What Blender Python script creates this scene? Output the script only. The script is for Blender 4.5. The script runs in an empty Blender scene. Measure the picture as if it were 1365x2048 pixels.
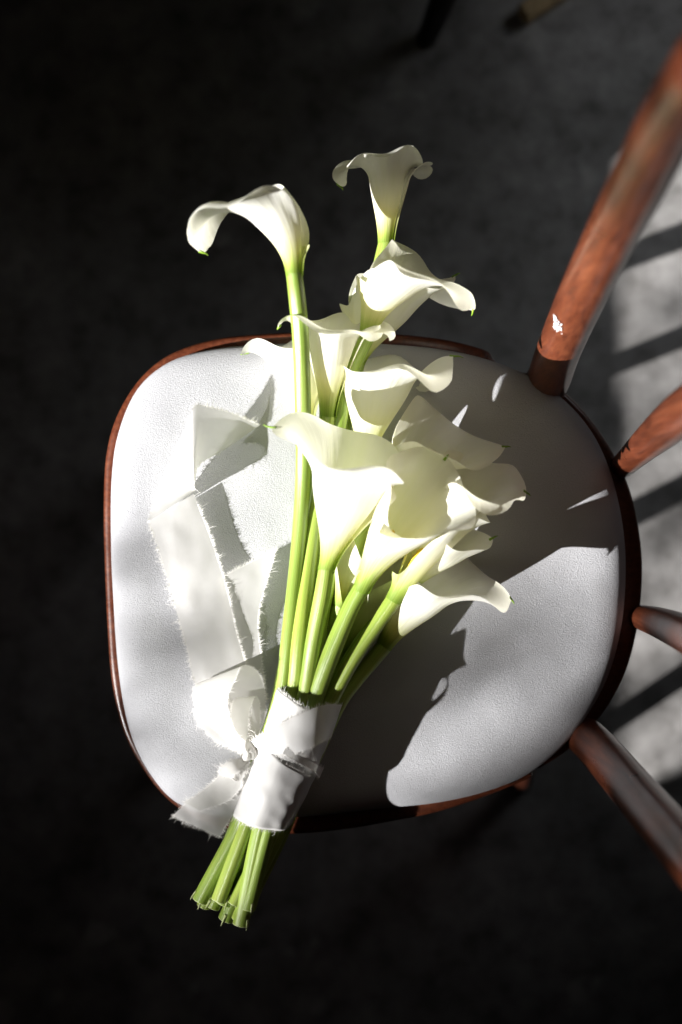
import bpy, math, random
from mathutils import Vector, noise
random.seed(7)
R = math.radians
S = bpy.context.scene
COL = S.collection

# ------------------------------------------------------------ camera, light, exposure
F = 2400.0            # focal length in photo pixels (1365 x 2048)
SEAT = 0.46           # height of the seat's top
CAMZ = SEAT + 1.0
cam = bpy.data.cameras.new('camera'); cam_o = bpy.data.objects.new('camera', cam); COL.objects.link(cam_o)
cam_o.location = (0, 0, CAMZ); cam_o.rotation_euler = (0, 0, 0)
cam.sensor_fit = 'VERTICAL'; cam.sensor_height = 36.0; cam.lens = F / 2048 * 36.0
cam.clip_start = 0.02; cam.clip_end = 200
cam.dof.use_dof = True; cam.dof.focus_distance = 0.965; cam.dof.aperture_fstop = 2.2
S.camera = cam_o

w = bpy.data.worlds.new('World'); S.world = w; w.use_nodes = True
w.node_tree.nodes['Background'].inputs[0].default_value = (0.85, 0.92, 1.0, 1)
w.node_tree.nodes['Background'].inputs[1].default_value = 0.0012

SUN_EL, SUN_AZ = R(26), R(24)       # the beam runs along +x, turned 24 degrees to +y, and falls at 26 degrees
AH = Vector((math.cos(SUN_AZ), math.sin(SUN_AZ), 0))       # horizontal heading of the beam
NH = Vector((-math.sin(SUN_AZ), math.cos(SUN_AZ), 0))      # across the beam
BD = (AH * math.cos(SUN_EL) + Vector((0, 0, -math.sin(SUN_EL)))).normalized()
UPB = (AH * math.sin(SUN_EL) + Vector((0, 0, math.cos(SUN_EL)))).normalized()
LD = 30.0
sp = bpy.data.lights.new('window_sunbeam', 'SPOT'); sp_o = bpy.data.objects.new('window_sunbeam', sp); COL.objects.link(sp_o)
sp_o.location = NH * -0.095 + UPB * 0.405 - BD * LD
sp_o.rotation_euler = BD.to_track_quat('-Z', 'Y').to_euler()
sp.energy = 143000; sp.color = (1.0, 0.975, 0.95); sp.shadow_soft_size = 0.125
sp.spot_size = 2 * math.atan(0.62 / LD); sp.spot_blend = 0.1

ar = bpy.data.lights.new('added_soft_fill', 'AREA'); ar_o = bpy.data.objects.new('added_soft_fill', ar); COL.objects.link(ar_o)  # added soft fill lamp out of view, lifts the floor at upper right
ar_o.location = (1.05, 1.0, 0.85); ar.shape = 'RECTANGLE'; ar.size = 0.5; ar.size_y = 0.6; ar.spread = R(54)
ar_o.rotation_euler = (Vector((0.42, 0.40, 0.0)) - ar_o.location).to_track_quat('-Z', 'Y').to_euler()
ar.energy = 0.34; ar.color = (0.93, 0.96, 1.0)

S.view_settings.view_transform = 'Standard'; S.view_settings.look = 'None'
S.view_settings.exposure = 0.0; S.view_settings.gamma = 1.0
S.render.engine = 'CYCLES'
S.cycles.use_denoising = True
S.cycles.max_bounces = 10; S.cycles.transmission_bounces = 8; S.cycles.diffuse_bounces = 8
S.cycles.sample_clamp_indirect = 6

# ------------------------------------------------------------ helpers
def P(px, py, h=0.0):
    """photo pixel + height above the seat in cm -> world point"""
    z = SEAT + h * 0.01
    d = CAMZ - z
    return Vector(((px - 682.5) / F * d, -(py - 1024) / F * d, z))

def floor_at(px, py, z=0.0):
    d = CAMZ - z
    return Vector(((px - 682.5) / F * d, -(py - 1024) / F * d, z))

def thing(name, loc, label, cat, group=None):
    o = bpy.data.objects.new(name, None); COL.objects.link(o)
    o.location = loc; o.empty_display_size = 0.03
    o['label'] = label; o['category'] = cat
    if group: o['group'] = group
    return o

WLOC = {}
def wloc(o):
    l = Vector((0, 0, 0))
    while o is not None:
        l = l + o.location; o = o.parent
    return l

def obj(name, verts, faces, mat, parent=None, smooth=True, kind=None, label=None, attrs=None, origin=None, smooth_angle=None):
    """verts in world space; stored relative to the object's origin"""
    base = wloc(parent) if parent else Vector((0, 0, 0))
    org = Vector(origin) if origin is not None else base
    me = bpy.data.meshes.new(name)
    me.from_pydata([tuple(Vector(v) - org) for v in verts], [], faces)
    me.validate(); me.update()
    if smooth:
        me.polygons.foreach_set('use_smooth', [True] * len(me.polygons))
    if attrs:
        for k, vals in attrs.items():
            a = me.attributes.new(k, 'FLOAT', 'POINT')
            a.data.foreach_set('value', vals)
    me.materials.append(mat)
    o = bpy.data.objects.new(name, me); COL.objects.link(o)
    if parent: o.parent = parent
    o.location = org - base
    if kind: o['kind'] = kind
    if label: o['label'] = label
    return o

def cr(pts, n):
    """Catmull-Rom through pts (Vectors or tuples), n samples in each span"""
    pts = [Vector(p) for p in pts]
    out = []
    for i in range(len(pts) - 1):
        p0 = pts[i - 1] if i > 0 else pts[0] * 2 - pts[1]
        p1, p2 = pts[i], pts[i + 1]
        p3 = pts[i + 2] if i + 2 < len(pts) else pts[-1] * 2 - pts[-2]
        for k in range(n):
            t = k / n
            out.append(0.5 * ((2 * p1) + (p2 - p0) * t + (2 * p0 - 5 * p1 + 4 * p2 - p3) * t * t + (-p0 + 3 * p1 - 3 * p2 + p3) * t ** 3))
    out.append(pts[-1].copy())
    return out

def cr_closed(pts, n):
    pts = [Vector(p) for p in pts]; m = len(pts); out = []
    for i in range(m):
        p0, p1, p2, p3 = pts[i - 1], pts[i], pts[(i + 1) % m], pts[(i + 2) % m]
        for k in range(n):
            t = k / n
            out.append(0.5 * ((2 * p1) + (p2 - p0) * t + (2 * p0 - 5 * p1 + 4 * p2 - p3) * t * t + (-p0 + 3 * p1 - 3 * p2 + p3) * t ** 3))
    return out

def lerp(a, b, t): return a + (b - a) * t
def sstep(a, b, x):
    t = max(0.0, min(1.0, (x - a) / (b - a))); return t * t * (3 - 2 * t)

def frames(path, ref):
    """parallel-transported (tangent, normal, binormal) with the normal starting near ref"""
    out = []
    n = None
    for i, p in enumerate(path):
        a = path[max(0, i - 1)]; b = path[min(len(path) - 1, i + 1)]
        t = (b - a).normalized()
        if n is None: n = ref
        n = (n - t * n.dot(t)).normalized()
        out.append((t, n.copy(), t.cross(n)))
    return out

def tube(path, radii, seg=14, caps=True, ref=Vector((0.13, 0.05, 1)), flat=1.0, wob=None):
    fr = frames(path, ref); V = []; Fc = []; along = []
    tot = 0.0
    for i, (p, (t, n, b)) in enumerate(zip(path, fr)):
        r = radii[i] if hasattr(radii, '__len__') else radii
        if i: tot += (path[i] - path[i - 1]).length
        for k in range(seg):
            a = 2 * math.pi * k / seg
            rr = r * (1 + (wob(i, a) if wob else 0))
            V.append(p + n * math.cos(a) * rr * flat + b * math.sin(a) * rr); along.append(tot)
    for i in range(len(path) - 1):
        for k in range(seg):
            k2 = (k + 1) % seg
            Fc.append((i * seg + k, i * seg + k2, (i + 1) * seg + k2, (i + 1) * seg + k))
    if caps:
        Fc.append(tuple(range(seg - 1, -1, -1)))
        e = (len(path) - 1) * seg
        Fc.append(tuple(range(e, e + seg)))
    return V, Fc, along

# ------------------------------------------------------------ materials
def mat_new(name):
    m = bpy.data.materials.new(name); m.use_nodes = True
    nt = m.node_tree; nt.nodes.clear()
    out = nt.nodes.new('ShaderNodeOutputMaterial')
    return m, nt, out
def N(nt, typ, **kw):
    n = nt.nodes.new(typ)
    for k, v in kw.items(): setattr(n, k, v)
    return n
def noise_n(nt, vec, scale, detail=4, rough=0.55):
    n = N(nt, 'ShaderNodeTexNoise'); n.inputs['Scale'].default_value = scale
    n.inputs['Detail'].default_value = detail; n.inputs['Roughness'].default_value = rough
    if vec is not None: nt.links.new(vec, n.inputs['Vector'])
    return n
def ramp(nt, fac, stops, interp='LINEAR'):
    r = N(nt, 'ShaderNodeValToRGB'); r.color_ramp.interpolation = interp
    el = r.color_ramp.elements
    while len(el) < len(stops): el.new(0.5)
    for e, (p, c) in zip(el, stops):
        e.position = p; e.color = (*c, 1) if len(c) == 3 else c
    if fac is not None: nt.links.new(fac, r.inputs[0])
    return r
def bump(nt, h, strength, dist, prev=None):
    b = N(nt, 'ShaderNodeBump'); b.inputs['Strength'].default_value = strength; b.inputs['Distance'].default_value = dist
    nt.links.new(h, b.inputs['Height'])
    if prev is not None: nt.links.new(prev, b.inputs['Normal'])
    return b
def mapping(nt, vec, scale):
    m = N(nt, 'ShaderNodeMapping'); m.inputs['Scale'].default_value = scale
    nt.links.new(vec, m.inputs['Vector']); return m
def mixc(nt, fac, a, b, blend='MIX'):
    m = N(nt, 'ShaderNodeMix', data_type='RGBA', blend_type=blend)
    L = nt.links.new
    if hasattr(fac, 'node'): L(fac, m.inputs[0])
    else: m.inputs[0].default_value = fac
    for v, i in ((a, 6), (b, 7)):
        if hasattr(v, 'node'): L(v, m.inputs[i])
        else: m.inputs[i].default_value = (*v, 1)
    return m.outputs[2]

def mat_fabric():
    m, nt, out = mat_new('wool_cushion'); L = nt.links.new
    tc = N(nt, 'ShaderNodeTexCoord').outputs['Object']
    a = noise_n(nt, tc, 1250, 2, 0.6); b = noise_n(nt, tc, 520, 3, 0.65); c = noise_n(nt, tc, 14, 3)
    st = noise_n(nt, mapping(nt, tc, (500, 1300, 500)).outputs[0], 1.0, 2)
    col = ramp(nt, c.outputs[0], [(0.3, (0.48, 0.485, 0.51)), (0.7, (0.545, 0.55, 0.575))])
    col2 = mixc(nt, 0.12, col.outputs[0], a.outputs[0], 'MULTIPLY')
    p = N(nt, 'ShaderNodeBsdfPrincipled'); L(col2, p.inputs['Base Color'])
    p.inputs['Roughness'].default_value = 0.95; p.inputs['Specular IOR Level'].default_value = 0.1
    p.inputs['Sheen Weight'].default_value = 0.15
    b1 = bump(nt, b.outputs[0], 0.16, 0.0006); b2 = bump(nt, a.outputs[0], 0.75, 0.0008, b1.outputs[0])
    b3 = bump(nt, st.outputs[0], 0.3, 0.0006, b2.outputs[0])
    L(b3.outputs[0], p.inputs['Normal']); L(p.outputs[0], out.inputs[0]); return m

def mat_wood():
    m, nt, out = mat_new('varnished_mahogany'); L = nt.links.new
    at = N(nt, 'ShaderNodeTexCoord').outputs['Object']
    mp = mapping(nt, at, (1, 1, 0.05))
    g = noise_n(nt, mp.outputs[0], 230, 6, 0.65); bl = noise_n(nt, at, 26, 4, 0.6); fl = noise_n(nt, at, 420, 3, 0.7)
    c1 = ramp(nt, g.outputs[0], [(0.28, (0.055, 0.0145, 0.0075)), (0.5, (0.122, 0.033, 0.015)), (0.72, (0.185, 0.057, 0.025))])
    c2 = ramp(nt, bl.outputs[0], [(0.3, (0.78, 0.74, 0.72)), (0.7, (1.1, 1.06, 1.0))])
    col = mixc(nt, 0.8, c1.outputs[0], c2.outputs[0], 'MULTIPLY')
    c3 = ramp(nt, fl.outputs[0], [(0.66, (0, 0, 0)), (0.76, (1, 1, 1))])
    c4 = ramp(nt, bl.outputs[0], [(0.5, (0, 0, 0)), (0.62, (1, 1, 1))])
    fm = N(nt, 'ShaderNodeMath', operation='MULTIPLY'); L(c3.outputs[0], fm.inputs[0]); L(c4.outputs[0], fm.inputs[1])
    col = mixc(nt, fm.outputs[0], col, (0.34, 0.14, 0.035))
    p = N(nt, 'ShaderNodeBsdfPrincipled'); L(col, p.inputs['Base Color'])
    rr = ramp(nt, bl.outputs[0], [(0.3, (0.26,) * 3), (0.7, (0.42,) * 3)]); L(rr.outputs[0], p.inputs['Roughness'])
    p.inputs['Coat Weight'].default_value = 0.35; p.inputs['Coat Roughness'].default_value = 0.22
    bb = bump(nt, g.outputs[0], 0.12, 0.0006); b2 = bump(nt, fl.outputs[0], 0.12, 0.0004, bb.outputs[0])
    L(b2.outputs[0], p.inputs['Normal'])
    L(p.outputs[0], out.inputs[0]); return m

def mat_floor():
    m, nt, out = mat_new('worn_concrete'); L = nt.links.new
    tc = N(nt, 'ShaderNodeTexCoord').outputs['Object']
    a = noise_n(nt, tc, 5.5, 6, 0.6); b = noise_n(nt, tc, 24, 7, 0.62); c = noise_n(nt, tc, 150, 4, 0.6); d = noise_n(nt, tc, 11, 3, 0.5)
    c1 = ramp(nt, a.outputs[0], [(0.3, (0.23, 0.222, 0.216)), (0.7, (0.37, 0.36, 0.353))])
    c2 = ramp(nt, b.outputs[0], [(0.30, (0.46, 0.45, 0.44)), (0.50, (1, 1, 1)), (0.70, (1.4, 1.4, 1.41))])
    col = mixc(nt, 0.85, c1.outputs[0], c2.outputs[0], 'MULTIPLY')
    st = ramp(nt, d.outputs[0], [(0.655, (0, 0, 0)), (0.70, (1, 1, 1))])
    col = mixc(nt, st.outputs[0], col, (0.47, 0.46, 0.455))
    c3 = ramp(nt, c.outputs[0], [(0.25, (0.75, 0.75, 0.75)), (0.6, (1, 1, 1))])
    col = mixc(nt, 0.7, col, c3.outputs[0], 'MULTIPLY')
    p = N(nt, 'ShaderNodeBsdfPrincipled'); L(col, p.inputs['Base Color'])
    p.inputs['Roughness'].default_value = 0.72; p.inputs['Specular IOR Level'].default_value = 0.3
    b1 = bump(nt, b.outputs[0], 0.25, 0.004); b2 = bump(nt, c.outputs[0], 0.3, 0.001, b1.outputs[0])
    L(b2.outputs[0], p.inputs['Normal']); L(p.outputs[0], out.inputs[0]); return m

def mat_spathe():
    m, nt, out = mat_new('calla_spathe'); L = nt.links.new
    al = N(nt, 'ShaderNodeAttribute', attribute_name='along').outputs['Fac']
    an = N(nt, 'ShaderNodeAttribute', attribute_name='around').outputs['Fac']
    cx = N(nt, 'ShaderNodeCombineXYZ'); L(an, cx.inputs[0]); L(al, cx.inputs[1])
    v = noise_n(nt, mapping(nt, cx.outputs[0], (24, 0.7, 1)).outputs[0], 1.0, 3, 0.55)
    v2 = noise_n(nt, mapping(nt, cx.outputs[0], (9, 1.2, 1)).outputs[0], 1.0, 3, 0.5)
    sh = N(nt, 'ShaderNodeMath', operation='MULTIPLY_ADD'); L(v.outputs[0], sh.inputs[0]); sh.inputs[1].default_value = 0.22; L(al, sh.inputs[2])
    sh2 = N(nt, 'ShaderNodeMath', operation='MULTIPLY'); L(sh.outputs[0], sh2.inputs[0]); sh2.inputs[1].default_value = 0.5
    c1 = ramp(nt, sh2.outputs[0], [(0.05, (0.24, 0.38, 0.04)), (0.13, (0.46, 0.60, 0.12)), (0.22, (0.76, 0.81, 0.40)), (0.34, (0.92, 0.92, 0.72)), (0.50, (0.965, 0.96, 0.89)), (0.9, (0.97, 0.968, 0.93))])
    c2 = ramp(nt, v2.outputs[0], [(0.3, (0.955, 0.965, 0.90)), (0.6, (1, 1, 1))])
    col = mixc(nt, 0.8, c1.outputs[0], c2.outputs[0], 'MULTIPLY')
    p = N(nt, 'ShaderNodeBsdfPrincipled'); L(col, p.inputs['Base Color'])
    p.inputs['Roughness'].default_value = 0.5; p.inputs['Specular IOR Level'].default_value = 0.28
    bb = bump(nt, v.outputs[0], 0.55, 0.0009); L(bb.outputs[0], p.inputs['Normal'])
    tr = N(nt, 'ShaderNodeBsdfTranslucent')
    tcol = mixc(nt, 1.0, col, (1.0, 0.985, 0.88), 'MULTIPLY'); L(tcol, tr.inputs['Color']); L(bb.outputs[0], tr.inputs['Normal'])
    mx = N(nt, 'ShaderNodeMixShader'); mx.inputs[0].default_value = 0.44
    L(p.outputs[0], mx.inputs[1]); L(tr.outputs[0], mx.inputs[2]); L(mx.outputs[0], out.inputs[0]); return m

def mat_stem(name='lily_stem', tint=1.0):
    m, nt, out = mat_new(name); L = nt.links.new
    al = N(nt, 'ShaderNodeAttribute', attribute_name='along').outputs['Fac']
    an = N(nt, 'ShaderNodeAttribute', attribute_name='around').outputs['Fac']
    oi = N(nt, 'ShaderNodeObjectInfo').outputs['Random']
    cx = N(nt, 'ShaderNodeCombineXYZ'); L(an, cx.inputs[0]); L(al, cx.inputs[1]); L(oi, cx.inputs[2])
    v = noise_n(nt, mapping(nt, cx.outputs[0], (38, 5, 9)).outputs[0], 1.0, 3, 0.6)
    b = noise_n(nt, mapping(nt, cx.outputs[0], (3, 16, 9)).outputs[0], 1.0, 3)
    c1 = ramp(nt, v.outputs[0], [(0.3, (0.25, 0.37, 0.040)), (0.7, (0.46, 0.57, 0.13))])
    c2 = ramp(nt, b.outputs[0], [(0.3, (0.72, 0.8, 0.7)), (0.7, (1.1, 1.05, 1.05))])
    col = mixc(nt, 0.85, c1.outputs[0], c2.outputs[0], 'MULTIPLY')
    c5 = ramp(nt, oi, [(0.0, (0.72, 0.8, 0.75)), (1.0, (1.1, 1.06, 1.1))])
    col = mixc(nt, 0.8, col, c5.outputs[0], 'MULTIPLY')
    p = N(nt, 'ShaderNodeBsdfPrincipled'); L(col, p.inputs['Base Color'])
    p.inputs['Roughness'].default_value = 0.33; p.inputs['Specular IOR Level'].default_value = 0.75
    p.inputs['Subsurface Weight'].default_value = 0.18; p.inputs['Subsurface Radius'].default_value = (0.6, 0.9, 0.2); p.inputs['Subsurface Scale'].default_value = 0.003
    bb = bump(nt, v.outputs[0], 0.35, 0.0006); L(bb.outputs[0], p.inputs['Normal'])
    L(p.outputs[0], out.inputs[0]); return m

def mat_ribbon(name='silk_ribbon', trans=0.42, sheer=0.16):
    m, nt, out = mat_new(name); L = nt.links.new
    al = N(nt, 'ShaderNodeAttribute', attribute_name='along').outputs['Fac']
    an = N(nt, 'ShaderNodeAttribute', attribute_name='around').outputs['Fac']
    cx = N(nt, 'ShaderNodeCombineXYZ'); L(an, cx.inputs[0]); L(al, cx.inputs[1])
    wv = noise_n(nt, mapping(nt, cx.outputs[0], (4200, 900, 1)).outputs[0], 1.0, 2)
    wv2 = noise_n(nt, mapping(nt, cx.outputs[0], (900, 4200, 1)).outputs[0], 1.0, 2)
    ad = N(nt, 'ShaderNodeMath', operation='ADD'); L(wv.outputs[0], ad.inputs[0]); L(wv2.outputs[0], ad.inputs[1])
    cr_ = noise_n(nt, mapping(nt, cx.outputs[0], (60, 45, 1)).outputs[0], 1.0, 4, 0.55)
    p = N(nt, 'ShaderNodeBsdfPrincipled'); p.inputs['Base Color'].default_value = (0.70, 0.695, 0.685, 1)
    p.inputs['Roughness'].default_value = 0.46; p.inputs['Specular IOR Level'].default_value = 0.35
    p.inputs['Sheen Weight'].default_value = 0.2
    b1 = bump(nt, cr_.outputs[0], 0.12, 0.002); b2 = bump(nt, ad.outputs[0], 0.25, 0.0003, b1.outputs[0])
    L(b2.outputs[0], p.inputs['Normal'])
    tr = N(nt, 'ShaderNodeBsdfTranslucent'); tr.inputs['Color'].default_value = (0.84, 0.82, 0.76, 1)
    mx = N(nt, 'ShaderNodeMixShader'); mx.inputs[0].default_value = trans
    L(p.outputs[0], mx.inputs[1]); L(tr.outputs[0], mx.inputs[2])
    # sheer weave: some light passes straight between the threads
    tp_ = N(nt, 'ShaderNodeBsdfTransparent'); m2 = N(nt, 'ShaderNodeMixShader'); m2.inputs[0].default_value = sheer
    L(mx.outputs[0], m2.inputs[1]); L(tp_.outputs[0], m2.inputs[2])
    L(m2.outputs[0], out.inputs[0]); return m

def mat_plain(name, col, rough=0.6, spec=0.4, scale=80, var=0.25, metal=0.0):
    m, nt, out = mat_new(name); L = nt.links.new
    tc = N(nt, 'ShaderNodeTexCoord').outputs['Object']
    a = noise_n(nt, tc, scale, 4)
    c = ramp(nt, a.outputs[0], [(0.3, tuple(x * (1 - var) for x in col)), (0.7, tuple(min(1, x * (1 + var)) for x in col))])
    p = N(nt, 'ShaderNodeBsdfPrincipled'); L(c.outputs[0], p.inputs['Base Color'])
    p.inputs['Roughness'].default_value = rough; p.inputs['Specular IOR Level'].default_value = spec; p.inputs['Metallic'].default_value = metal
    b = bump(nt, a.outputs[0], 0.2, 0.001); L(b.outputs[0], p.inputs['Normal'])
    L(p.outputs[0], out.inputs[0]); return m

M_FAB, M_WOOD, M_FLOOR, M_SPA, M_STEM, M_RIB = mat_fabric(), mat_wood(), mat_floor(), mat_spathe(), mat_stem(), mat_ribbon()
M_WRAP = mat_ribbon('silk_wrap', 0.15, 0.0)
M_CUT = mat_plain('stem_cut_face', (0.52, 0.58, 0.28), 0.5, 0.4, 900)
M_TIP = mat_plain('green_tip', (0.22, 0.38, 0.03), 0.45, 0.4, 300)
M_SPADIX = mat_plain('yellow_spadix', (0.78, 0.55, 0.06), 0.7, 0.3, 900)
M_THREAD = mat_plain('silk_thread', (0.84, 0.825, 0.80), 0.6, 0.2, 300, 0.05)
M_DARK = mat_plain('dark_lacquer', (0.012, 0.009, 0.008), 0.5, 0.4, 60)
M_PALE = mat_plain('pale_timber', (0.55, 0.40, 0.22), 0.6, 0.3, 120)
M_LEAF = mat_plain('shrub_leaf', (0.05, 0.10, 0.025), 0.5, 0.3, 60)
M_STICKER = mat_plain('paper_residue', (0.72, 0.72, 0.74), 0.8, 0.2, 700)

# ------------------------------------------------------------ floor
fl = obj('floor', [(-9, -9, 0), (9, -9, 0), (9, 9, 0), (-9, 9, 0)], [(0, 1, 2, 3)], M_FLOOR, smooth=False, kind='structure')

# ------------------------------------------------------------ chair
chair = thing('chair', (0.02, -0.03, 0), 'reddish brown bentwood chair with round white wool seat carrying the lily bouquet', 'chair')

cush_px = [(223, 1100), (224, 960), (238, 865), (276, 778), (340, 724), (425, 699), (520, 690), (640, 686), (760, 688), (870, 697), (960, 715), (1048, 747),
           (1120, 793), (1175, 852), (1212, 920), (1236, 1000), (1249, 1080), (1251, 1160), (1244, 1245), (1224, 1330), (1190, 1405), (1135, 1482), (1060, 1545),
           (980, 1580), (880, 1604), (750, 1618), (620, 1632), (500, 1636), (415, 1628), (350, 1602), (305, 1553), (270, 1490), (248, 1410), (235, 1315), (228, 1210)]
EDGE_H = -1.6
out_edge = cr_closed([P(x, y, EDGE_H) for x, y in cush_px], 5)
cc = Vector((0.02, -0.05, 0))
def seat_h(t):   # height (m, relative to SEAT) of the cushion against normalised radius
    if t >= 1: return EDGE_H * 0.01
    e = max(0.0, (t - 0.85) / 0.15)
    return -0.003 * t * t - 0.013 * (1 - math.sqrt(max(0.0, 1 - e ** 2.4)))
def build_cushion():
    V = []; Fc = []; m = len(out_edge)
    ts = [i / 26 * 0.8 for i in range(1, 27)] + [0.8 + 0.2 * math.sin(i / 14 * math.pi / 2) for i in range(1, 15)]
    V.append(Vector((cc.x, cc.y, SEAT)))
    for t in ts:
        for p in out_edge:
            q = Vector((lerp(cc.x, p.x, t), lerp(cc.y, p.y, t), 0))
            wv = 0.0007 * noise.noise(Vector((q.x * 25, q.y * 25, 3))) + 0.0004 * noise.noise(Vector((q.x * 70, q.y * 70, 5)))
            q.z = SEAT + seat_h(t) + wv * (1 - t ** 8)
            V.append(q)
    for dz, k in ((-0.006, 1.002), (-0.014, 0.998), (-0.024, 0.985)):
        for p in out_edge:
            V.append(Vector((lerp(cc.x, p.x, k), lerp(cc.y, p.y, k), SEAT + EDGE_H * 0.01 + dz)))
    for k in range(m): Fc.append((0, 1 + k, 1 + (k + 1) % m))
    nr = len(ts) + 3
    for i in range(nr - 1):
        a = 1 + i * m; b = a + m
        for k in range(m):
            k2 = (k + 1) % m
            Fc.append((a + k, b + k, b + k2, a + k2))
    return V, Fc
V, Fc = build_cushion()
obj('seat_cushion', V, Fc, M_FAB, chair)

def arc_rim(name, outer_px, inset, h_top, h_bot, n=6, parent=chair):
    """bent rim: rounded section swept along an outer line (photo pixels), with end caps"""
    pts = cr([P(x, y, h_top) for x, y in outer_px], n)
    V = []; Fc = []
    prof = []
    H = (h_top - h_bot) * 0.01; r = min(0.005, H * 0.45)
    for a in (0, 30, 60, 90): prof.append((-r + r * math.sin(R(a)), -r + r * math.cos(R(a))))     # outward offset, height offset
    for a in (90, 120, 150, 180): prof.append((-r + r * math.sin(R(a)), -H + r + r * math.cos(R(a))))
    prof.append((-inset, -H)); prof.append((-inset, 0))
    for i, p in enumerate(pts):
        a = pts[max(0, i - 1)]; b = pts[min(len(pts) - 1, i + 1)]
        t = (b - a); t.z = 0; t.normalize()
        o = Vector((t.y, -t.x, 0))
        if o.dot(p - Vector((cc.x, cc.y, p.z))) < 0: o = -o
        for (dx, dz) in prof: V.append(p + o * dx + Vector((0, 0, dz)))
    k = len(prof)
    for i in range(len(pts) - 1):
        for j in range(k):
            j2 = (j + 1) % k
            Fc.append((i * k + j, i * k + j2, (i + 1) * k + j2, (i + 1) * k + j))
    Fc.append(tuple(range(k - 1, -1, -1))); e = (len(pts) - 1) * k; Fc.append(tuple(range(e, e + k)))
    o = obj(name, V, Fc, M_WOOD, parent)
    return o
front_px = [(1000, 733), (988, 716), (970, 698), (880, 676), (760, 665), (640, 662), (520, 667), (425, 678), (340, 707), (278, 757), (232, 832), (211, 910), (206, 1000), (207, 1100), (213, 1250), (223, 1370),
            (246, 1465), (288, 1545), (340, 1606), (410, 1648), (500, 1668), (600, 1670), (700, 1660), (780, 1646), (870, 1628), (970, 1596), (1058, 1560), (1066, 1546)]
arc_rim('front_rim', front_px, 0.022, -2.2, -5.2)
back_px = [(1030, 742), (1070, 750), (1130, 782), (1190, 845), (1240, 925), (1270, 1005), (1286, 1100), (1286, 1185), (1275, 1270), (1250, 1355), (1203, 1435), (1140, 1500), (1080, 1540)]
arc_rim('back_rim', back_px, 0.030, -2.9, -5.6)

def post(name, pts, radii, flat=1.0, n=10, tgt=chair):
    path = cr([P(*p) for p in pts], n)
    rr = [x.x for x in cr([(r, 0, 0) for r in radii], n)]
    V, Fc, al = tube(path, rr, 22, True, Vector((1, 0, 0.1)), flat)
    return obj(name, V, Fc, M_WOOD, tgt)
p1 = post('back_post', [(1092, 768, -5), (1100, 752, -1.5), (1118, 700, 3), (1160, 602, 12), (1225, 466, 22), (1285, 350, 30.5), (1345, 235, 38), (1420, 120, 45)],
          [0.0195, 0.0185, 0.0180, 0.0178, 0.0175, 0.0172, 0.0165, 0.016], 1.0)
p4 = post('back_post', [(1165, 1468, -5), (1180, 1482, -1.5), (1212, 1516, 3), (1260, 1572, 10), (1318, 1640, 18), (1395, 1730, 27), (1480, 1830, 35), (1580, 1960, 43)],
          [0.0165, 0.0170, 0.0172, 0.0170, 0.0168, 0.0165, 0.016, 0.0155], 1.0)
p2 = post('back_spindle', [(1240, 936, -4), (1250, 928, -2), (1285, 895, 4), (1325, 860, 11), (1372, 820, 19), (1450, 758, 29), (1560, 680, 42)],
          [0.0095, 0.0105, 0.0125, 0.0145, 0.015, 0.013, 0.010])
p3 = post('back_spindle', [(1272, 1232, -4), (1288, 1236, -2), (1318, 1245, 4), (1360, 1262, 12), (1420, 1290, 22), (1500, 1325, 32), (1600, 1370, 42)],
          [0.0095, 0.0108, 0.0122, 0.0135, 0.0145, 0.013, 0.010])
# curved top rail that takes the posts and spindles
tr_pts = [P(1405, 95, 46), P(1540, 380, 45), P(1600, 660, 44), P(1640, 1010, 43.5), P(1620, 1380, 43.5), P(1590, 1700, 44), P(1590, 1985, 44.5)]
V, Fc, al = tube(cr(tr_pts, 8), 0.017, 16, True)
obj('top_rail', V, Fc, M_WOOD, chair)
# paper residue on the back post
def residue():
    V = []; Fc = []
    rnd = random.Random(3)
    a0, a1 = P(1148, 628, 10), P(1160, 602, 12)
    ax = (a1 - a0).normalized()
    lf = Vector((-1, 0, 0)); lf = (lf - ax * lf.dot(ax)).normalized(); up = ax.cross(lf); up = up if up.y > 0 else -up
    for i in range(44):
        t = rnd.uniform(-0.7, 0.9); al_ = R(-62 + 8 * t + rnd.gauss(0, 7))
        # around the post: lf faces the left, 'bk' faces the camera side
        bk = (Vector((0, -0.35, 1)) - ax * Vector((0, -0.35, 1)).dot(ax)); bk = (bk - lf * bk.dot(lf)).normalized()
        nrm = lf * math.cos(-al_) * 0.92 + bk * math.sin(-al_) * 0.38; nrm.normalize()
        c = a0 + ax * (0.004 + t * 0.0085) + nrm * 0.0181
        u = ax * math.cos(rnd.uniform(-0.9, 0.9)) + nrm.cross(ax) * rnd.uniform(-0.9, 0.9); u.normalize(); v = nrm.cross(u)
        l = rnd.uniform(0.0007, 0.0021); wd = rnd.uniform(0.0003, 0.0008)
        k = len(V); zz = nrm * rnd.uniform(0, 0.0005)
        V += [c - u * l - v * wd + zz, c + u * l - v * wd * 0.6 + zz, c + u * l * 0.8 + v * wd + zz, c - u * l * 0.7 + v * wd + zz]; Fc.append((k, k + 1, k + 2, k + 3))
    obj('paper_residue', V, Fc, M_STICKER, p1, smooth=False, label='white torn paper residue stuck to the back post')
residue()
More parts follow.
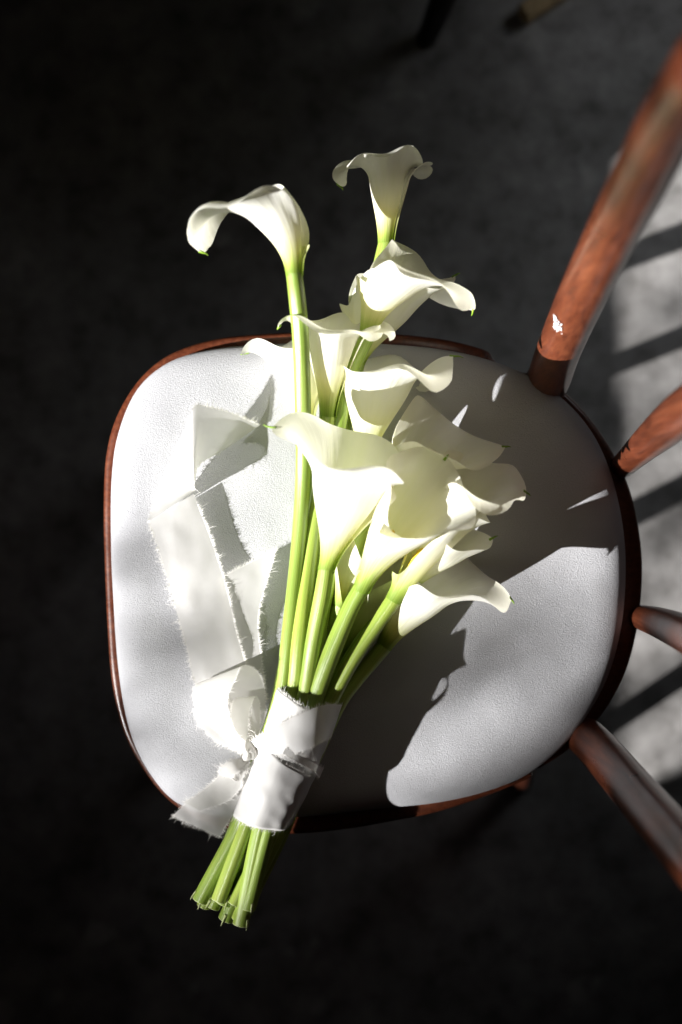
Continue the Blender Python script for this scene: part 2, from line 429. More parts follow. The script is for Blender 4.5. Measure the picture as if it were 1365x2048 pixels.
# legs
for (tx, ty, bx, by) in ((-0.13, 0.07, -0.19, 0.11), (-0.13, -0.20, -0.18, -0.27), (0.15, 0.07, 0.21, 0.13), (0.16, -0.19, 0.22, -0.33)):
    path = [Vector((lerp(tx, bx, t), lerp(ty, by, t), lerp(SEAT - 0.045, 0.0, t))) for t in [i / 8 for i in range(9)]]
    rr = [lerp(0.017, 0.0115, (i / 8) ** 1.2) for i in range(9)]
    V, Fc, al = tube(path, rr, 16, True, Vector((1, 0, 0)))
    obj('leg', V, Fc, M_WOOD, chair)

# ------------------------------------------------------------ lilies
WR = 0.0063
def spathe_mesh(B, T, C, tipref, rb, rt, Ls, Lt, ks, kt, seam=0.45, ruf=0.0, en=1.0, eb=1.0, ph=0.0, tp=2.2, roll=10.0, asym=0.0, sm=0.0, fs=0.5):
    """calla spathe: a rolled funnel along the axis B-C-T, opening into a limb with a pointed tip towards tipref"""
    NA = 24
    axis = [(B * (1 - t) ** 2 + C * 2 * t * (1 - t) + T * t * t) for t in [i / NA for i in range(NA + 1)]]
    La = sum((axis[i + 1] - axis[i]).length for i in range(NA))
    endt = (axis[-1] - axis[-2]).normalized()
    ref = tipref - T; ref = (ref - endt * ref.dot(endt)).normalized()
    # frames transported backwards so that the tip direction holds at the throat
    fr = frames(axis[::-1], ref)[::-1]
    def at_axis(z):
        t = z / La
        if t >= 1: p = axis[-1] + endt * (z - La); f = fr[-1]
        elif t <= 0: p = axis[0]; f = fr[0]
        else:
            x = t * NA; i = min(NA - 1, int(x)); p = axis[i].lerp(axis[i + 1], x - i); f = fr[i]
        # fr was built along the reversed axis: its tangent is flipped, and so is the binormal
        return p, f[1], f[2]
    def rho_tube(q):
        return rb + (rt - rb) * (0.55 * sstep(0, 1, q) + 0.45 * q * q)
    e = 1e-3
    ft = math.atan2((rho_tube(1) - rho_tube(1 - e)), e * La)
    NT, NQ = 76, 40
    over = 0.16
    V = []; al = []; an = []
    tipv = None
    for j in range(NT + 1):
        th = lerp(-math.pi * (1 + over), math.pi * (1 + over), j / NT)
        a = min(1.0, abs(th) / math.pi)
        sgn = 1 if th > 0 else -1
        limb = Ls * (1 + asym * sgn * sstep(0.1, 0.6, a)) * (1 - (1 - sm) * sstep(fs, 1.0, a)) + (Lt - Ls) * max(0.0, 1 - a / 0.5) ** tp
        limb *= 1 + ruf * math.sin(3 * th + ph) * sstep(0.06, 0.3, a)
        drop = seam * La * sstep(0.55, 1.0, a)
        Q = La + limb - drop
        kap = lerp(kt, ks, sstep(0.0, 0.35, a)) * (1 + 0.26 * math.sin(2 * th + ph * 1.7) + 0.16 * math.sin(5 * th + ph * 2.3))
        spir = th / math.pi
        for i in range(NQ + 1):
            q = Q * (i / NQ)
            if q <= La:
                rho = rho_tube(q / La); z = q
            else:
                rho = rho_tube(1); z = La; n = 14; d = (q - La) / n
                for s in range(n):
                    x = (s + 0.5) * d
                    phi = ft + kap * x + roll * kap * max(0, x - 0.72 * max(limb, 1e-6)) * 0.12
                    phi = min(phi, R(235))
                    rho += d * math.sin(phi); z += d * math.cos(phi)
            # seam margins roll slightly outward
            edge = sstep(0.72, 1.0, abs(th) / (math.pi * (1 + over))) * sstep(0.35, 1.0, i / NQ)
            rho = rho * (1 + 0.05 * spir) + 0.0012 * spir * (0.4 + 0.6 * i / NQ) + 0.005 * edge * edge * (1 if th > 0 else 0.25)
            rho += (ruf * 0.008 + 0.0008) * math.sin(5 * th + ph) * sstep(0.6, 1.0, i / NQ)
            p, n_, b_ = at_axis(z)
            v = p + n_ * (math.cos(th) * rho * en) + b_ * (math.sin(th) * rho * eb)
            nz = noise.noise(v * 45 + Vector((ph * 3, 0, 0)))
            v = v + (v - p) * 0.05 * nz * sstep(0.2, 1, i / NQ)
            V.append(v); al.append(q / La); an.append(th / math.pi)
        if j == NT // 2:
            tipv = (V[-1], (V[-1] - V[-3]).normalized(), (V[-1] - V[-3]))
    Fc = []
    k = NQ + 1
    for j in range(NT):
        for i in range(NQ):
            Fc.append((j * k + i, (j + 1) * k + i, (j + 1) * k + i + 1, j * k + i + 1))
    return V, Fc, al, an, tipv, axis

def lily(label, b, t, tip, c=None, rt=0.018, Ls=0.02, Lt=0.045, ks=55, kt=35, seam=0.45, stem=(), entry=None, exitp=None, end=None, rb=None,
         ruf=0.18, en=1.0, eb=1.0, ph=0.0, tp=2.2, spadix=True, roll=10.0, asym=0.0, tiplen=0.005, sr=WR, sm=0.0, fs=0.5):
    B, T = P(*b), P(*t)
    C = P(*c) if c else (B + T) * 0.5
    rb = rb or sr * 1.02
    o = thing('calla_lily', P(*end), label, 'lily', 'calla lilies tied into the bouquet')
    V, Fc, al, an, tv, axis = spathe_mesh(B, T, C, P(*tip), rb, rt, Ls, Lt, ks, kt, seam, ruf, en, eb, ph, tp, roll, asym, sm, fs)
    spo = obj('spathe', V, Fc, M_SPA, o, attrs={'along': al, 'around': an})
    # green pointed tip
    p0, d0, _ = tv
    tl = tiplen
    side = Vector((0, 0, -1)).cross(d0)
    pts = [p0 - d0 * 0.003, p0, p0 + d0 * tl * 0.5, p0 + d0 * tl * 0.9 + Vector((0, 0, -0.15 * tl)) + side * 0.12 * tl]
    path = cr(pts, 4)
    rr = [lerp(0.0013, 0.00025, i / (len(path) - 1)) for i in range(len(path))]
    Vt, Ft, _ = tube(path, rr, 8, True, Vector((0.3, 0.2, 1)))
    obj('tip', Vt, Ft, M_TIP, spo)
    # spadix
    if spadix:
        sp_ = cr([axis[2], axis[7], axis[12], axis[16]], 5)
        rs = [0.0045 * (1 if i < len(sp_) - 4 else math.sqrt(max(0.02, 1 - ((i - len(sp_) + 5) / 4.2) ** 2))) for i in range(len(sp_))]
        Vs, Fs, _ = tube(sp_, rs, 10, True, wob=lambda i, a: 0.06 * math.sin(i * 2.6 + a * 4))
        obj('spadix', Vs, Fs, M_SPADIX, o)
    # stem
    ax0 = (axis[1] - axis[0]).normalized()
    exitp = (exitp[0], exitp[1], 0.6 + exitp[2] * 0.80); entry = (entry[0], entry[1], 0.5 + entry[2] * 0.84)
    pts = [P(*end), P(*exitp), P(*[(u + v) / 2 for u, v in zip(exitp, entry)]), P(*entry)] + [P(*s) for s in stem] + [B + ax0 * 0.002]
    path = cr(pts, 9)
    n = len(path)
    rr = []
    for i in range(n):
        s = i / (n - 1)
        rr.append(sr * (1.0 + 0.05 * math.sin(s * 9 + ph)))
    V, Fc, alg = tube(path, rr, 18, False)
    an = [(k % 18) / 18 * 2 for k in range(len(V))]
    so = obj('stem', V, Fc, M_STEM, o, attrs={'along': alg, 'around': an})
    # slanted pale cut
    t0 = (path[0] - path[1]).normalized()
    ring = [Vector(v) for v in V[:18]]
    Vc = [path[0] + t0 * 0.0012] + [v + t0 * 0.0004 for v in ring] + ring
    Fc2 = [(0, 1 + k, 1 + (k + 1) % 18) for k in range(18)] + [(1 + k, 19 + k, 19 + (k + 1) % 18, 1 + (k + 1) % 18) for k in range(18)]
    obj('cut_end', Vc, Fc2, M_CUT, so)
    rnd = random.Random(int(ph * 100))
    for _ in range(1):
        a = ring[rnd.randrange(18)]
        if a.z < path[0].z: a = ring[rnd.randrange(18)]
        o_ = (a - path[0]).normalized()
        pts = [a - t0 * 0.006, a - t0 * 0.001 + o_ * 0.0008, a + t0 * rnd.uniform(0.001, 0.004) + o_ * rnd.uniform(0.0, 0.0015)]
        pf = cr(pts, 4)
        Vp, Fp, _ = tube(pf, [lerp(0.0013, 0.0003, i / 8) for i in range(len(pf))], 6, True, o_, 0.3)
        obj('peel', Vp, Fp, M_CUT, so)
    return o

# one lily a line: label, base of the spathe, throat, direction of its tip (photo pixel, photo pixel, cm above the seat)
lily('tall white calla lily leaning left with hooked lip, highest stem of the bouquet', (589, 552, 9.2), (558, 425, 10.2), (400, 440, 10.2), c=(586, 480, 9.5),
     rt=0.0205, Ls=0.044, Lt=0.074, ks=34, kt=28, fs=0.15, seam=0.6, entry=(563, 1390, 4.0), stem=((578, 1270, 4.0), (598, 1080, 3.6), (607, 930, 4.2), (606, 800, 6.2), (602, 680, 8.0), (595, 600, 8.9)),
     exitp=(488, 1632, 3.6), end=(400, 1800, 3.4), ph=0.4, tp=1.2)
lily('white calla lily farthest from the ribbon, seen from behind its flared rim', (772, 490, 3.2), (776, 362, 4.0), (690, 330, 4.0), rt=0.0150, Ls=0.034, Lt=0.046, ks=52, kt=55, sm=0.75, seam=0.0,
     entry=(598, 1398, 2.2), stem=((640, 1100, 3.0), (690, 800, 2.2), (745, 600, 2.8)), exitp=(510, 1636, 2.2), end=(425, 1812, 2.2), ph=1.2, tp=1.2)
lily('white calla lily with broad lip rolled over to the right above the seat edge', (737, 672, 5.5), (793, 548, 7.5), (905, 560, 7.0), c=(748, 605, 6.5), rt=0.0215, Ls=0.040, Lt=0.058, ks=44, kt=44, fs=0.25, seam=0.3,
     entry=(612, 1400, 3.0), stem=((640, 1200, 3.2), (655, 1000, 3.0), (692, 780, 4.0)), exitp=(520, 1638, 3.2), end=(446, 1805, 3.0), ph=2.0, tp=1.2)
lily('wide white calla lily tucked behind the one with the rolled lip', (715, 725, 2.5), (758, 610, 3.2), (895, 605, 2.6), rt=0.027, Ls=0.036, Lt=0.050, ks=20, kt=6, seam=0.2,
     entry=(630, 1402, 1.2), stem=((650, 1100, 1.8), (690, 850, 2.2)), exitp=(535, 1640, 1.4), end=(452, 1838, 1.4), ph=2.9, tp=1.3)
lily('upright white calla lily with flat trumpet rim crossing the tall stem', (655, 835, 4.2), (664, 678, 6.0), (570, 655, 6.5), rt=0.0205, Ls=0.028, Lt=0.032, ks=62, kt=58, sm=0.8, seam=0.0, tiplen=0.002,
     entry=(585, 1396, 4.2), stem=((600, 1270, 4.3), (622, 1100, 3.4), (645, 920, 3.2)), exitp=(500, 1634, 4.2), end=(438, 1800, 4.2), ph=3.6, tp=1.3)
lily('white calla lily lowest behind the tall stem, its tip over the seat rim', (614, 880, 1.8), (596, 740, 2.8), (515, 685, 2.6), rt=0.019, Ls=0.032, Lt=0.034, ks=34, kt=34, seam=0.3,
     entry=(560, 1390, 1.8), stem=((590, 1200, 1.6), (608, 1000, 1.6)), exitp=(482, 1630, 1.6), end=(408, 1812, 1.8), ph=4.1, tp=1.2)
lily('ruffled white calla lily with notched rim and green tip pointing right', (728, 925, 2.9), (755, 768, 4.4), (890, 805, 4.8), rt=0.027, Ls=0.034, Lt=0.048, ks=50, kt=18, sm=0.35, seam=0.0,
     entry=(620, 1404, 4.4), stem=((650, 1200, 3.2), (690, 1060, 2.6)), exitp=(548, 1640, 3.6), end=(470, 1808, 4.2), ph=5.0, ruf=0.5, tp=1.6, tiplen=0.009)
lily('large white calla lily with wide open mouth and spike tip, second above the wrap', (652, 1140, 6.0), (698, 972, 9.2), (570, 880, 10.2), rt=0.0285, Ls=0.045, Lt=0.052, ks=19, kt=16, sm=0.5, seam=0.08,
     entry=(607, 1402, 5.0), stem=((628, 1280, 5.3), (645, 1190, 5.8)), exitp=(525, 1640, 4.7), end=(482, 1848, 4.4), ph=0.9, asym=-0.25, tiplen=0.008)
lily('white calla lily behind the open cup, pointed lip lying over the shaded seat', (765, 985, 2.6), (842, 900, 4.4), (965, 888, 4.0), rt=0.027, Ls=0.032, Lt=0.050, ks=22, kt=8, seam=0.3,
     entry=(640, 1406, 2.0), stem=((680, 1200, 2.6), (725, 1080, 3.0)), exitp=(556, 1642, 2.0), end=(486, 1795, 2.0), ph=1.7, tp=1.6)
lily('big white calla lily facing up with deep creamy cup in the middle of the bouquet', (722, 1180, 6.0), (835, 1002, 10.6), (925, 880, 11), c=(758, 1090, 6.8), rt=0.0285, Ls=0.020, Lt=0.022, ks=30, kt=26, seam=0.2,
     entry=(627, 1405, 5.0), stem=((662, 1310, 5.4), (700, 1220, 5.8)), exitp=(540, 1642, 4.7), end=(495, 1815, 4.4), ph=2.4, sr=0.0070, tp=1.5, tiplen=0.003)
lily('white calla lily beside the deep cup, curled rim with small green tip', (850, 1120, 3.6), (915, 990, 6.0), (1010, 1020, 5.2), rt=0.022, Ls=0.036, Lt=0.040, ks=30, kt=36, seam=0.3,
     entry=(655, 1408, 2.6), stem=((720, 1290, 2.9), (795, 1195, 3.2)), exitp=(564, 1643, 2.6), end=(500, 1780, 2.8), ph=3.1, tp=1.2)
lily('green throated calla lily whose seam opens below the deep cup', (788, 1200, 5.0), (880, 1045, 6.6), (985, 1010, 4.0), rt=0.0205, Ls=0.018, Lt=0.03, ks=20, kt=14, seam=0.70,
     entry=(657, 1410, 4.4), stem=((705, 1322, 4.6), (750, 1255, 4.8)), exitp=(552, 1642, 4.2), end=(478, 1838, 3.0), ph=4.4)
lily('white calla lily nearest the sunlit seat, long lip hooked at its green end', (770, 1292, 2.0), (850, 1180, 4.4), (1005, 1245, 3.2), c=(800, 1242, 2.8), rt=0.021, Ls=0.032, Lt=0.060, ks=24, kt=22, seam=0.3,
     entry=(676, 1412, 2.4), stem=((712, 1362, 2.2), (742, 1325, 2.0)), exitp=(568, 1644, 2.8), end=(505, 1770, 3.2), ph=5.3, tp=1.5)
lily('white calla lily mostly hidden, small pointed corner beside the green throat', (815, 1175, 2.6), (885, 1082, 4.8), (955, 1105, 4.6), rt=0.022, Ls=0.016, Lt=0.026, ks=14, kt=6, seam=0.3,
     entry=(648, 1412, 0.9), stem=((710, 1310, 1.6), (765, 1240, 2.2)), exitp=(572, 1644, 1.2), end=(498, 1800, 1.2), ph=0.2)
lily('half hidden white calla lily with wavy lower margin between the two largest flowers', (680, 1215, 3.0), (722, 1090, 4.4), (740, 960, 4.4), rt=0.025, Ls=0.02, Lt=0.03, ks=20, kt=10, seam=0.2,
     entry=(618, 1406, 1.6), stem=((642, 1310, 2.0),), exitp=(528, 1642, 0.9), end=(462, 1826, 1.0), ph=1.4, ruf=0.3)
lily('shaded yellowish calla lily lying lowest under the stems', (690, 1300, 1.4), (768, 1160, 2.4), (830, 1080, 2.4), rt=0.022, Ls=0.016, Lt=0.03, ks=20, kt=10, seam=0.3,
     entry=(640, 1412, 1.2), stem=((662, 1350, 1.2),), exitp=(560, 1646, 0.9), end=(492, 1822, 0.9), ph=2.2)

# ------------------------------------------------------------ ribbon
rib = thing('ribbon', P(497, 1505, 0), 'off-white frayed silk ribbon wrapped round the stems and tied in a loose bow', 'ribbon')
def fray(V, Fc, edge, outs, dens=3400, lo=0.0010, hi=0.0036, rnd=random.Random(5)):
    """loose threads along a torn edge"""
    for i in range(len(edge) - 1):
        a, b = edge[i], edge[i + 1]; L_ = (b - a).length
        cnt = L_ * dens * max(0.1, 1.0 + 1.6 * noise.noise(a * 240)); cnt = int(cnt) + (1 if rnd.random() < cnt - int(cnt) else 0)
        for _ in range(cnt):
            t = rnd.random(); p = a.lerp(b, t); o = outs[i].lerp(outs[i + 1], t).normalized()
            tg = (b - a).normalized(); l = rnd.uniform(lo, hi) * (2.4 if rnd.random() < 0.06 else rnd.uniform(0.4, 1.1))
            d = (o + tg * rnd.gauss(0, 0.35) + Vector((0, 0, rnd.gauss(0.05, 0.25)))).normalized()
            d2 = (d + tg * rnd.gauss(0, 0.5) + Vector((0, 0, rnd.gauss(-0.1, 0.3)))).normalized()
            wd = tg * rnd.uniform(0.00009, 0.00016)
            up = Vector((0, 0, 0.00012))
            p0 = p - o * 0.0008; p1 = p + d * l * 0.55; p2 = p1 + d2 * l * 0.45
            k = len(V)
            V += [p0 - wd, p0 + wd, p1 + wd * 0.9 + up, p1 - wd * 0.9 + up, p2 + wd * 0.35, p2 - wd * 0.35]
            Fc += [(k, k + 1, k + 2, k + 3), (k + 3, k + 2, k + 4, k + 5)]

def strip(name, secs, parent=rib, nu=9, nv=14, wr=0.0012, seed=0, fr_left=True, fr_right=True, fr_start=False, fr_end=False, sag=0.0, mat=None, label=None, wscale=38):
    """ribbon band through cross-sections ((left px, py, h), (right px, py, h))"""
    Lp = cr([P(*s[0]) for s in secs], nu); Rp = cr([P(*s[1]) for s in secs], nu)
    V = []; Fc = []; al = []; an = []
    tot = 0.0
    rows = []
    for i, (a, b) in enumerate(zip(Lp, Rp)):
        if i: tot += (((a + b) - (Lp[i - 1] + Rp[i - 1])) * 0.5).length
        row = []
        for j in range(nv + 1):
            t = j / nv
            p = a.lerp(b, t)
            k = sstep(0, 0.15, t) * sstep(1, 0.85, t)
            s = p * wscale + Vector((seed * 7.1, seed * 3.3, 0))
            d = noise.noise(Vector((s.x, s.y, s.z * 0.4))) * wr * (0.5 + 0.5 * k) + noise.noise(s * 2.7) * wr * 0.3
            p = p + Vector((0.25 * d, 0.2 * d, d - sag * math.sin(math.pi * t)))
            row.append(p); V.append(p); al.append(tot); an.append((a - b).length * t)
        rows.append(row)
    k = nv + 1
    for i in range(len(rows) - 1):
        for j in range(nv):
            Fc.append((i * k + j, i * k + j + 1, (i + 1) * k + j + 1, (i + 1) * k + j))
    o = obj(name, V, Fc, mat or M_RIB, parent, attrs={'along': al, 'around': an}, label=label)
    Vf = []; Ff = []
    if fr_left: fray(Vf, Ff, [r[0] for r in rows], [(r[0] - r[1]) for r in rows])
    if fr_right: fray(Vf, Ff, [r[-1] for r in rows], [(r[-1] - r[-2]) for r in rows])
    if fr_start: fray(Vf, Ff, rows[0], [rows[0][j] - rows[1][j] for j in range(k)])
    if fr_end: fray(Vf, Ff, rows[-1], [rows[-1][j] - rows[-2][j] for j in range(k)])
    if Vf: obj('fray', Vf, Ff, M_THREAD, o, smooth=False, kind='stuff')
    return o

# wrap round the stems
def wrap_tube(name, c0, c1, a0, a1, b0, b1, tilt0, tilt1, nseg=56, nlen=26, wr=0.0010, seed=1, fr0=True, fr1=True, off=0.0, rng=(0, 2 * math.pi)):
    """elliptic sleeve from c0 to c1 (a: half width, b: half height), its ends tilted along the axis"""
    A, B = P(*c0), P(*c1)
    ax = (B - A).normalized(); side = ax.cross(Vector((0, 0, 1))).normalized(); up = side.cross(ax).normalized()
    V = []; al = []; an = []; rows = []
    full = abs(rng[1] - rng[0]) > 6.2
    for i in range(nlen + 1):
        t = i / nlen; row = []
        for k in range(nseg + (0 if full else 1)):
            th = lerp(rng[0], rng[1], k / nseg)
            sh = lerp(tilt0, tilt1, t) * math.sin(th)
            c = A.lerp(B, t) + ax * sh
            aa = lerp(a0, a1, t) + off; bb = lerp(b0, b1, t) + off
            # stems under the silk: slight lobes
            lob = 0.0008 * math.cos(7 * th + 1.0)
            q = Vector((th * 2.2, t * 5 + th * 0.9, seed * 5.0))
            wv = noise.noise(q) * wr + noise.noise(q * 2.3) * wr * 0.3
            p = c + side * math.sin(th) * (aa + lob + wv) + up * math.cos(th) * (bb + lob + wv)
            row.append(p); V.append(p); al.append(t * (B - A).length); an.append(th * 0.026)
        rows.append(row)
    w_ = len(rows[0]); Fc = []
    for i in range(nlen):
        for k in range(w_ if full else w_ - 1):
            k2 = (k + 1) % w_
            Fc.append((i * w_ + k, i * w_ + k2, (i + 1) * w_ + k2, (i + 1) * w_ + k))
    o = obj(name, V, Fc, M_WRAP, rib, attrs={'along': al, 'around': an})
    md = o.modifiers.new('thickness', 'SOLIDIFY'); md.thickness = 0.0003; md.offset = 1
    Vf = []; Ff = []
    if fr0: fray(Vf, Ff, rows[0], [rows[0][j] - rows[1][j] for j in range(w_)])
    if fr1: fray(Vf, Ff, rows[-1], [rows[-1][j] - rows[-2][j] for j in range(w_)])
    obj('fray', Vf, Ff, M_THREAD, o, smooth=False, kind='stuff')
    return o
wrap_tube('wrap_layer', (525, 1636, 2.75), (577, 1510, 2.95), 0.0235, 0.0262, 0.0285, 0.0312, 0.004, -0.005, seed=1, wr=0.0008)
wrap_tube('wrap_layer', (570, 1530, 2.9), (614, 1400, 3.1), 0.0250, 0.0272, 0.0298, 0.0312, -0.004, -0.004, seed=2, fr0=False, wr=0.0008)
# crossing band drawn tight from the knot over the stems
strip('crossing_band', [((494, 1488, 4.2), (500, 1504, 4.0)), ((536, 1462, 6.0), (552, 1512, 5.7)), ((600, 1428, 6.7), (612, 1500, 6.7)), ((650, 1410, 6.1), (646, 1482, 6.0)), ((684, 1410, 3.9), (664, 1474, 3.9)), ((676, 1418, 1.8), (652, 1476, 1.8))],
      seed=3, wr=0.0022, mat=M_WRAP)
strip('crossing_band', [((572, 1496, 6.45), (566, 1506, 6.45)), ((600, 1508, 6.35), (594, 1522, 6.4)), ((630, 1524, 5.5), (624, 1540, 5.6)), ((648, 1538, 3.6), (640, 1556, 3.6))], seed=4, wr=0.0016, mat=M_WRAP)
# knot
def knot():
    c = P(498, 1502, 4.3); V = []; Fc = []; al = []; an = []
    nu_, nv_ = 20, 14
    for i in range(nv_ + 1):
        f = math.pi * i / nv_
        for k in range(nu_):
            a = 2 * math.pi * k / nu_
            d = Vector((math.sin(f) * math.cos(a) * 0.0065, math.sin(f) * math.sin(a) * 0.0085, math.cos(f) * 0.0065))
            d *= 1 + 0.18 * math.sin(3 * a + 2 * f) + 0.1 * noise.noise(d * 300)
            V.append(c + d); al.append(f * 0.01); an.append(a * 0.008)
    for i in range(nv_):
        for k in range(nu_):
            Fc.append((i * nu_ + k, i * nu_ + (k + 1) % nu_, (i + 1) * nu_ + (k + 1) % nu_, (i + 1) * nu_ + k))
    obj('knot', V, Fc, M_RIB, rib, attrs={'along': al, 'around': an})
knot()
# bow loop standing up from the knot
strip('bow_loop', [((487, 1503, 3.6), (497, 1492, 4.4)), ((446, 1474, 3.0), (468, 1458, 5.2)), ((402, 1428, 2.0), (454, 1404, 6.0)), ((386, 1390, 1.5), (474, 1352, 5.8)), ((396, 1366, 1.2), (486, 1331, 4.6)),
                   ((430, 1366, 0.9), (514, 1342, 3.4)), ((456, 1395, 0.9), (530, 1378, 2.6)), ((478, 1445, 1.4), (529, 1436, 2.8)), ((494, 1496, 3.2), (508, 1490, 3.8))], seed=5, wr=0.0036, wscale=30, nv=20)
strip('bow_fold', [((492, 1504, 3.8), (502, 1498, 4.0)), ((470, 1470, 3.6), (496, 1462, 4.4)), ((462, 1430, 3.2), (500, 1420, 4.6)), ((470, 1398, 2.6), (512, 1392, 4.0)), ((492, 1400, 1.8), (520, 1412, 3.2)), ((500, 1450, 2.2), (520, 1456, 3.0)), ((502, 1496, 3.4), (510, 1498, 3.6))], seed=14, wr=0.0022)
strip('bow_fold', [((490, 1508, 4.0), (498, 1496, 4.0)), ((440, 1486, 3.0), (470, 1462, 3.2)), ((402, 1452, 1.8), (440, 1430, 2.2)), ((388, 1418, 0.9), (430, 1396, 1.2))], seed=6, wr=0.002)
# long tail lying on the seat, then folding back over itself
strip('long_tail', [((470, 1480, 2.6), (505, 1470, 2.8)), ((420, 1440, 0.9), (508, 1425, 1.2)), ((392, 1370, 0.45), (498, 1350, 0.6)), ((372, 1290, 0.5), (474, 1265, 1.1)), ((346, 1195, 0.5), (454, 1175, 1.2)),
                    ((318, 1100, 0.6), (424, 1080, 0.9)), ((298, 1042, 0.9), (388, 988, 1.0))], seed=7, wr=0.0034, wscale=26, nv=18)
strip('folded_tail', [((297, 1042, 0.95), (386, 986, 1.05)), ((318, 985, 1.6), (387, 980, 1.9)), ((345, 920, 2.2), (388, 974, 2.6)), ((376, 850, 2.8), (389, 968, 3.0)), ((390, 812, 3.0), (391, 955, 2.9)), ((420, 814, 2.5), (398, 930, 2.3)), ((470, 828, 1.5), (420, 915, 1.4)), ((520, 850, 0.35), (470, 886, 0.35))],
      seed=8, wr=0.0012, fr_end=False)
strip('short_tail', [((498, 1400, 0.9), (535, 1400, 0.9)), ((482, 1330, 0.5), (525, 1325, 0.6)), ((462, 1250, 0.5), (517, 1240, 1.0)), ((450, 1200, 0.7), (532, 1170, 1.4)), ((440, 1156, 1.0), (553, 1096, 1.6))], seed=9, wr=0.0032, wscale=30, fr_end=True)
# lower tail and fold under the knot
strip('lower_tail', [((492, 1512, 3.8), (500, 1520, 3.6)), ((462, 1540, 3.2), (490, 1560, 3.2)), ((420, 1572, 1.8), (478, 1606, 2.4)), ((378, 1602, 0.7), (460, 1640, 1.7)), ((346, 1632, 0.4), (440, 1674, 1.3))], seed=10, wr=0.0055, wscale=34, nv=20, fr_end=True)
strip('bow_fold', [((488, 1516, 4.2), (498, 1528, 4.2)), ((452, 1530, 4.4), (486, 1560, 4.3)), ((430, 1560, 3.6), (482, 1576, 3.9)), ((395, 1590, 2.4), (455, 1602, 3.0)), ((366, 1604, 1.4), (400, 1622, 1.8))], seed=11, wr=0.004, nv=18)
strip('bow_fold', [((490, 1514, 4.6), (500, 1524, 4.6)), ((458, 1522, 5.2), (478, 1544, 5.0)), ((440, 1540, 5.0), (462, 1556, 4.6)), ((455, 1556, 4.4), (478, 1560, 4.2)), ((482, 1540, 4.2), (492, 1540, 4.2))], seed=12, wr=0.002)

# ------------------------------------------------------------ things on the floor behind
def stool():
    f = floor_at(853, 78)
    o = thing('stool', (f.x + 0.23, f.y + 0.22, 0), 'black stool whose rounded leg stands on the dark floor beyond the lilies', 'stool')
    c = Vector((f.x + 0.23, f.y + 0.22, 0))
    for sx in (-1, 1):
        for sy in (-1, 1):
            b = Vector((c.x + sx * 0.23, c.y + sy * 0.22, 0)); t = Vector((c.x + sx * 0.16, c.y + sy * 0.15, 0.44))
            path = [b.lerp(t, i / 6) for i in range(7)]
            V, Fc, _ = tube(path, [0.0125, 0.0145, 0.0155, 0.016, 0.0165, 0.017, 0.0175], 14, True, Vector((1, 0, 0)))
            obj('leg', V, Fc, M_DARK, o)
    V = []; Fc = []; n = 40
    prof = [(0.0, 0.465), (0.14, 0.465), (0.157, 0.460), (0.162, 0.450), (0.157, 0.440), (0.14, 0.436), (0.0, 0.436)]
    for (r, z) in prof:
        for k in range(n):
            a = 2 * math.pi * k / n; V.append(Vector((c.x + r * 1.35 * math.cos(a), c.y + r * 1.25 * math.sin(a), z)))
    for i in range(len(prof) - 1):
        for k in range(n): Fc.append((i * n + k, i * n + (k + 1) % n, (i + 1) * n + (k + 1) % n, (i + 1) * n + k))
    obj('seat', V, Fc, M_DARK, o)
stool()
a_, b_ = floor_at(1046, 30, 0.012), floor_at(1150, -38, 0.012)
def stick():
    d = (b_ - a_).normalized(); s = Vector((-d.y, d.x, 0))
    V = []; Fc = []
    prof = [(-0.011, -0.010), (-0.009, -0.012), (0.009, -0.012), (0.011, -0.010), (0.011, 0.008), (0.008, 0.011), (-0.008, 0.011), (-0.011, 0.008)]
    for t in (0.0, 0.02, 0.98, 1.0):
        k_ = 0.9 if t in (0.0, 1.0) else 1.0
        for (x, z) in prof: V.append(a_.lerp(b_, t) + s * x * k_ + Vector((0, 0, z * k_)))
    for i in range(3):
        for k in range(8): Fc.append((i * 8 + k, i * 8 + (k + 1) % 8, (i + 1) * 8 + (k + 1) % 8, (i + 1) * 8 + k))
    Fc += [tuple(range(7, -1, -1)), tuple(range(24, 32))]
    o = obj('wooden_batten', V, Fc, M_PALE, None, smooth=False, origin=a_)
    o['label'] = 'short pale wooden batten lying on the dark floor beyond the chair'; o['category'] = 'batten'
stick()

# ------------------------------------------------------------ the wall with the window that the sun comes through, and a shrub outside it (both left of the frame)
M_WALL = mat_plain('grey_plaster', (0.30, 0.29, 0.28), 0.9, 0.2, 12, 0.12)
def window_wall():
    x0, x1 = -1.40, -1.25
    y0, y1, z0, z1 = -1.09, -0.30, 0.868, 1.80
    V = []; Fc = []
    def box(a, b):
        k = len(V)
        for x in (a[0], b[0]):
            for y in (a[1], b[1]):
                for z in (a[2], b[2]): V.append((x, y, z))
        for f in ((0, 1, 3, 2), (4, 6, 7, 5), (0, 4, 5, 1), (2, 3, 7, 6), (0, 2, 6, 4), (1, 5, 7, 3)): Fc.append(tuple(k + q for q in f))
    box((x0, -2.2, 0), (x1, 1.2, z0)); box((x0, -2.2, z1), (x1, 1.2, 2.5)); box((x0, -2.2, z0), (x1, y0, z1)); box((x0, y1, z0), (x1, 1.2, z1))
    o = obj('wall', V, Fc, M_WALL, None, smooth=False, kind='structure')
window_wall()
def beam_pt(n, a, z): return NH * n + AH * a + Vector((0, 0, z))
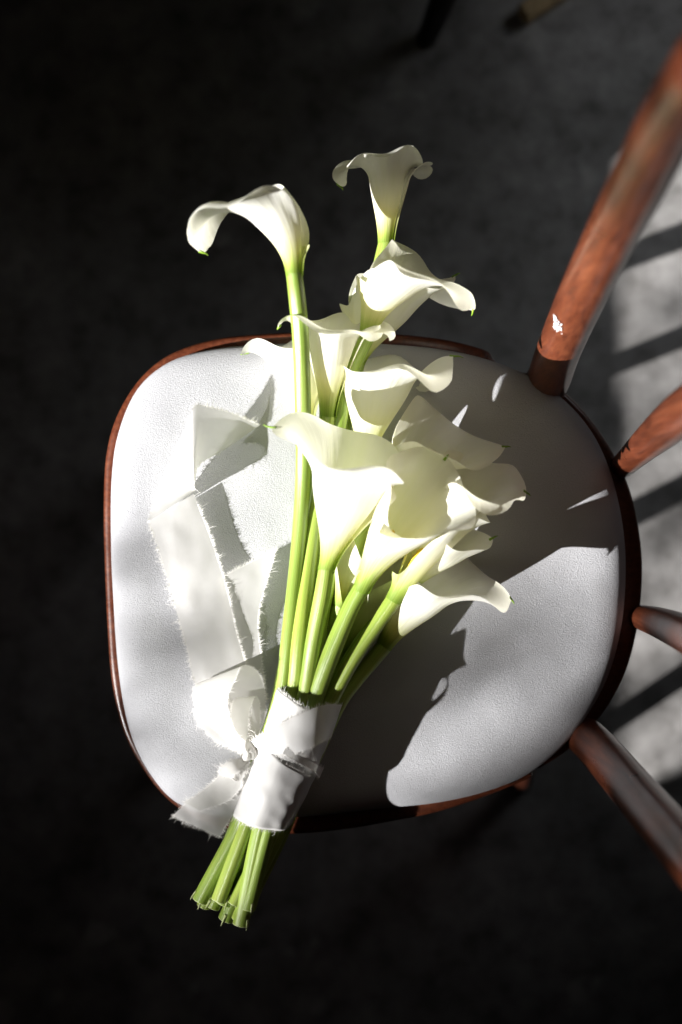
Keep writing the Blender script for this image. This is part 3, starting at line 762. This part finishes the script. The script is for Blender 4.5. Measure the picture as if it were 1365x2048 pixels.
def shrub():
    A0 = -5.2; SC = 1 + A0 / LD
    base = beam_pt(-0.3, A0, 0)
    o = thing('leafy_shrub', base, 'small leafy shrub standing in the sun outside the window', 'plant')
    rnd = random.Random(21); V = []; Fc = []
    def leaf(n, m, lo, hi):
        n = -0.095 + (n + 0.095) * SC; m = 0.405 + (m - 0.405) * SC
        a = A0 + rnd.uniform(-0.2, 0.2)
        c = beam_pt(n, a, (m - a * math.sin(SUN_EL)) / math.cos(SUN_EL))
        u = Vector((rnd.gauss(0, 1), rnd.gauss(0, 1), rnd.gauss(0, 1))).normalized(); v = u.orthogonal().normalized()
        l = rnd.uniform(lo, hi); wd = l * 0.45; k = len(V)
        V.extend([c - u * l, c - u * l * 0.3 + v * wd, c + u * l * 0.4 + v * wd * 0.8, c + u * l, c + u * l * 0.4 - v * wd * 0.8, c - u * l * 0.3 - v * wd])
        Fc.append((k, k + 1, k + 2, k + 3, k + 4, k + 5))
    for _ in range(560):
        n = rnd.uniform(-0.42, 0.10); m = rnd.uniform(0.26, 0.68)
        dn = 0.33 if m > 0.425 else (0.46 if m < 0.36 else 0.10)
        if n < -0.23: dn = 0.85
        if rnd.random() > dn * (sstep(-0.02, -0.12, n) if m > 0.36 else sstep(0.10, -0.08, n)): continue
        leaf(n, m, *((0.028, 0.05) if m > 0.425 and n > -0.23 and rnd.random() < 0.6 else (0.018, 0.036)))
    for _ in range(80): leaf(*(lambda n: (n, rnd.uniform(0.06, 0.20) + 0.08 * (n + 0.3)))(rnd.uniform(-0.45, 0.2)), 0.018, 0.034)  # extra leaves added to break up the sill's shadow edge on the floor
    for _ in range(75): leaf(rnd.uniform(-0.42, -0.24), rnd.uniform(0.46, 0.85), 0.024, 0.04)  # extra leaves added to darken the lower right back post
    for _ in range(60): leaf(rnd.uniform(0.0, 0.22), rnd.uniform(0.74, 1.0), 0.02, 0.036)  # extra leaves added to dim the top of the other back post
    obj('foliage', V, Fc, M_LEAF, o, smooth=False, kind='stuff')
    for dn in (-0.09, 0.0, 0.08):
        path = cr([base, base + NH * dn * 0.4 + Vector((0, 0, 1.2)), base + NH * dn + Vector((0, 0, 2.2)), base + NH * dn * 2 + Vector((0, 0, 3.2))], 6)
        Vs, Fs, _ = tube(path, [lerp(0.012, 0.003, i / 18) for i in range(19)], 8, True, Vector((1, 0, 0)))
        obj('stem', Vs, Fs, M_LEAF, o)
shrub()
